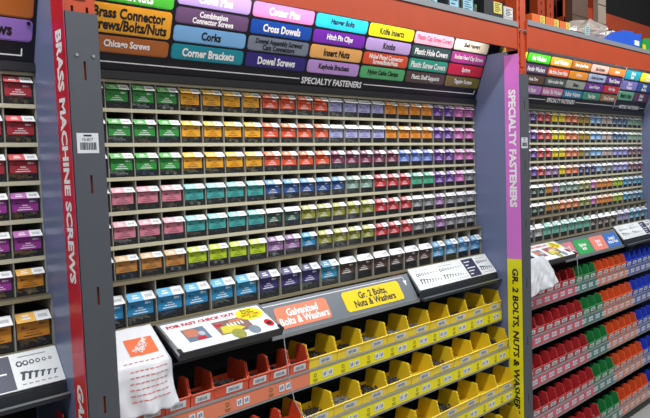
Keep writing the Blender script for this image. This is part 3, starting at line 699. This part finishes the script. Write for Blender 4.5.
# middle bay
XA, XB = .115, 2.504
tg = lambda a, wd, n: [a+wd*(k+.5) for k in range(n)]
bin_shelf(0, 0, XA, XB, [(XA, 1.0, OI), (1.0, XB, YI)], tg(.16, .105, 8)[::2]+tg(1.0, .167, 9))
bins(0, 0, [(.12, .102, 4, OB, 'orange', .9), (.528, .160, 1, OB, 'orange', 1), (.690, .104, 3, OB, 'orange', .9), (1.004, .1665, 9, YB, 'yellow', .85)], 11)
bin_shelf(0, 1, XA, XB, [(XA, .90, OI), (.90, XB, YI)], tg(.16, .15, 5)+tg(.92, .175, 9))
bins(0, 1, [(.50, .104, 4, OB, 'orange', .5), (.920, .1755, 9, YB, 'yellow', .7)], 12)
bin_shelf(0, 2, XA, XB, [(XA, .75, OI), (.75, XB, YI)], tg(.75, .175, 10))
bins(0, 2, [(.745, .1755, 10, YB, 'yellow', .7)], 13)
bin_shelf(0, 3, XA, XB, [(XA, XB, YI)], tg(1.1, .175, 8))
bins(0, 3, [(1.096, .1755, 8, YB, 'yellow', .7)], 14)
# far bay: red, green, orange and blue bins on five shelves
for si in range(5):
    bin_shelf(1, si, XA, XB, [(XA, .935, '#cc5668'), (.935, 1.25, '#4a7c72'), (1.25, 1.775, '#dc8468'), (1.775, XB, '#666ca8')], tg(.14, .104, 22))
    bins(1, si, [(.110, .103, 8, RB, 'red', .3), (.938, .104, 3, GB, 'green', .3), (1.252, .104, 5, '#dc5218', 'orange', .3), (1.776, .1035, 7, BB, 'blue', .3)], 30+si)
# brass bay: right end of its first bin shelf
bin_shelf(-1, 0, 1.7, XB, [(1.7, XB, '#cc4a50')], tg(1.75, .15, 5))
bins(-1, 0, [(1.76, .105, 7, RB, 'red', .4)], 50)

# ------------------------------------------------------------------ pen cord hanging from the checkout tray
def cord(X, label, keep=7):
    P = [Vector((X+.822, .068, 1.062)), Vector((X+.826, .062, .98)), Vector((X+.831, .052, .88)), Vector((X+.833, .03, .80)), Vector((X+.85, .012, .745)), Vector((X+.88, .01, .72)), Vector((X+.93, .012, .72))][:keep]
    b = MB()
    for p, q in zip(P, P[1:]):
        n = max(2, int((q-p).length/.012))
        for k in range(n): b.tube(p.lerp(q, k/n), p.lerp(q, (k+.86)/n), .0022, 6)
    single('pen_cord', b, mat('cord_grey', '#b8bcc0', .4, .4), P[-1], label, 'cord')
cord(0, 'thin silver pen cord dangling before the orange bins')
cord(PITCH, 'thin silver pen cord dangling before the far bay red bins', 3)

# ------------------------------------------------------------------ goods on the overhead decks
ZD = 2.4822
def carton(x0, x1, y0, y1, h, col, label, tagcol=None, tagx=None, tagz=(.03, .95), bars=True, front=None):
    t = thing('carton', ((x0+x1)/2, (y0+y1)/2, ZD), label, 'box', 'cartons on the overhead decks')
    b = MB(); b.box(x0, x1, y0, y1, ZD, ZD+h); part('box_body', b, mat('carton_'+col[1:], col, .55, 0, .1, 25), t)
    b = MB(); b.box(x0-.0015, x1+.0015, y0+.3*(y1-y0), y0+.3*(y1-y0)+.04, ZD+h, ZD+h+.0008); part('tape', b, mat('tape', '#6a5c48', .3), t)
    if tagcol:
        a, c = tagx; b = MB(); b.box(a, c, y0-.0018, y0-.0003, ZD+h*tagz[0], ZD+h*tagz[1], 0)
        for k in range(5):
            z = ZD+h*(tagz[0]+(tagz[1]-tagz[0])*(.14+.17*k)); b.box(a+(c-a)*.14, a+(c-a)*(.62+.24*((k*5) % 3)/2), y0-.0024, y0-.0018, z, z+h*.05, 1)
        part('shelf_tag', b, [mat('tag_'+tagcol[1:], tagcol, .5), mat('tag_ink2', '#3a4048', .5)], t)
    return t
carton(1.62, 1.86, .05, .45, .12, '#26262a', 'dark low box at the left end of the overhead row', '#9ac4d4', (1.79, 1.85))
carton(1.90, 2.0, .02, .40, .12, '#2a2c30', 'black box with wide pale blue tag on the deck', '#8fc0d2', (1.912, 1.985))
carton(2.012, 2.12, .02, .40, .072, '#33302e', 'lower dark box with pale blue tag on the deck', '#8fc0d2', (2.025, 2.11))
carton(2.132, 2.195, .05, .40, .06, '#6a6458', 'small brownish box with green tag on the deck', '#6aa05a', (2.14, 2.19), (.7, .97))
carton(2.208, 2.392, .015, .42, .088, '#141418', 'black box with yellow tag on the deck', '#dccb5a', (2.298, 2.378), (.3, .96))
carton(2.405, 2.50, .02, .40, .078, '#b8b4b0', 'pale box with barcode next to the rack post', '#d8d4d0', (2.412, 2.496), (.3, .9))
ZD = 2.5082
for k, (a, c) in enumerate(((2.70, 2.848), (2.86, 3.018), (3.03, 3.165))):
    carton(a, c, .015, .40, .052, '#d8641c', '%s of three orange cartons beside the rack post' % ORD[k], '#e8cf5c', (c-.055, c-.004), (.05, .97))
t = thing('display_tray', (3.32, .2, ZD), 'flat black tray with a pale tag beside the clear bag', 'tray')
b = MB(); b.prism([(.03, ZD), (.45, ZD), (.45, ZD+.06), (.03, ZD+.02)], 3.19, 3.40, 0); part('tray_body', b, mat('tray_black', '#24221f', .4), t)
b = MB(); b.box(3.405, 3.47, .03, .034, ZD, ZD+.07, 0)
for k in range(5): b.box(3.418, 3.458, .0294, .03, ZD+.010+.012*k, ZD+.014+.012*k, 1)
part('shelf_tag', b, [mat('tag_9cc0c0', '#a9c6c4', .5), mat('tag_ink2', '#3a4048', .5)], t)
# clear bag of parts
def blob(name, cx, cy, sx, sy, sz, mt, seed, label, cat, peak=0.):
    rr = random.Random(seed); b = MB(); NU, NV = 28, 12; G = {}
    ph = [rr.uniform(0, 6.28) for _ in range(6)]
    for i in range(NU):
        for j in range(NV+1):
            a = i*math.tau/NU; e = j/NV*math.pi/2
            r = (math.cos(e))**.7; q = 1+.10*math.sin(a*5+ph[0]+e*4)+.08*math.sin(a*9+ph[1])+.06*math.sin(e*9+ph[2]+a*3)
            G[i, j] = b.pt((cx+sx*r*q*math.cos(a)+peak*math.sin(e)**3, cy+sy*r*q*math.sin(a), ZD+sz*math.sin(e)*(1+.08*math.sin(a*4+ph[3]))))
    for i in range(NU):
        for j in range(NV): b.face((G[i, j], G[(i+1) % NU, j], G[(i+1) % NU, j+1], G[i, j+1]))
    b.face([G[i, 0] for i in range(NU)][::-1])
    return single(name, b, mt, (cx, cy, ZD), label, cat)
blob('parts_sack', 3.86, .26, .30, .14, .20, mat('sack_tan', '#a8988c', .3, 0, .35, 30, bump=.6, bscale=35, coat=.5), 3, 'crumpled tan plastic sack of parts behind the blue bin', 'sack', .10)
t = thing('storage_bin', (4.02, .06, ZD), 'blue plastic bin lying on the overhead deck before the sack', 'bin')
BLU = mat('bin_blue', '#1c58cc', .4)
b = MB(); b.prism([(3.72, ZD), (4.16, ZD), (4.16, ZD+.115), (3.98, ZD+.105)], .02, .10, 1); part('bin_body', b, BLU, t)
b = MB(); b.prism([(4.165, ZD), (4.30, ZD), (4.33, ZD+.12), (4.19, ZD+.105)], .03, .12, 1); part('bin_front', b, BLU, t)
b = MB(); b.box(4.2, 4.28, .026, .03, ZD+.025, ZD+.06); part('bin_label', b, WHITE, t)
t = thing('storage_bin', (4.42, .06, ZD), 'green plastic bin at the right edge of the overhead deck', 'bin')
b = MB(); b.prism([(4.34, ZD), (4.60, ZD), (4.62, ZD+.12), (4.37, ZD+.09)], .03, .12, 1); part('bin_body', b, mat('bin_green', '#22943c', .4), t)
b = MB(); b.box(4.345, 4.40, .024, .03, ZD+.0, ZD+.045); part('bin_label', b, mat('lab_yellow', '#d8c81c', .5), t)
blob('foam_roll', 4.42, .30, .16, .10, .19, mat('roll_white', '#cfcac4', .5), 8, 'white rounded bundle behind the green bin', 'bundle', .03)
# tall dim stock behind
def tall(x0, x1, y0, y1, h, col, label):
    t = thing('stock_carton', ((x0+x1)/2, (y0+y1)/2, ZD), label, 'box', 'tall stock behind the overhead goods')
    b = MB(); b.box(x0, x1, y0, y1, ZD, ZD+h); part('box_body', b, mat('stock_'+col[1:], col, .5, 0, .2, 8), t)
    b = MB()
    for k in range(3): b.box(x0+.004, x1-.004, y0-.002, y0, ZD+h*(.25+.22*k), ZD+h*(.25+.22*k)+.006)
    part('seam', b, mat('seam_dark', '#2a2018', .7), t)
tall(4.2, 4.47, .50, .56, .72, '#5a3c2c', 'dim brown tall carton behind the black tray')
tall(4.66, 4.81, .50, .54, .70, '#9a8676', 'pale banded tall carton behind the tan sack')
tall(.9, 1.5, .5, .95, .4, '#4a3a30', 'dim brown carton behind the middle overhead row')
def back_post(X, wd, label):
    t = thing('rack_post', (X+wd/2, 1.15, -.2), label, 'rack post', 'dim posts of the rack behind')
    b = MB(); holed_plate(b, X, X+wd, 2.3, 3.6, 1.12, 1.125, [(X+wd*.45, X+wd*.58, 2.5+.08*k, 2.535+.08*k) for k in range(12)])
    b.box(X, X+wd, 1.12, 1.125, -.2, 2.3); b.box(X, X+.004, 1.125, 1.2, -.2, 3.6); b.box(X+wd-.004, X+wd, 1.125, 1.2, -.2, 3.6)
    part('post_body', b, ORANGE, t)
back_post(4.80, .13, 'dim orange post far behind the orange cartons')
back_post(4.97, .13, 'second dim orange post right of the one behind the orange cartons')
back_post(5.95, .2, 'dim orange post behind the tan sack peak')
b = MB(); b.prism([(1.13, 3.10), (1.19, 3.10), (1.19, 3.26), (1.13, 3.26)], 5.3, 8.6, 0)
t = thing('rack_beam', (7, 1.16, 3.10), 'dim orange beam of the rack behind in the upper right corner', 'rack beam'); part('beam_body', b, ORANGE, t)
b = MB(); b.box(5.3, 5.31, 1.125, 1.195, 3.06, 3.30); part('end_plate', b, ORANGE, t)
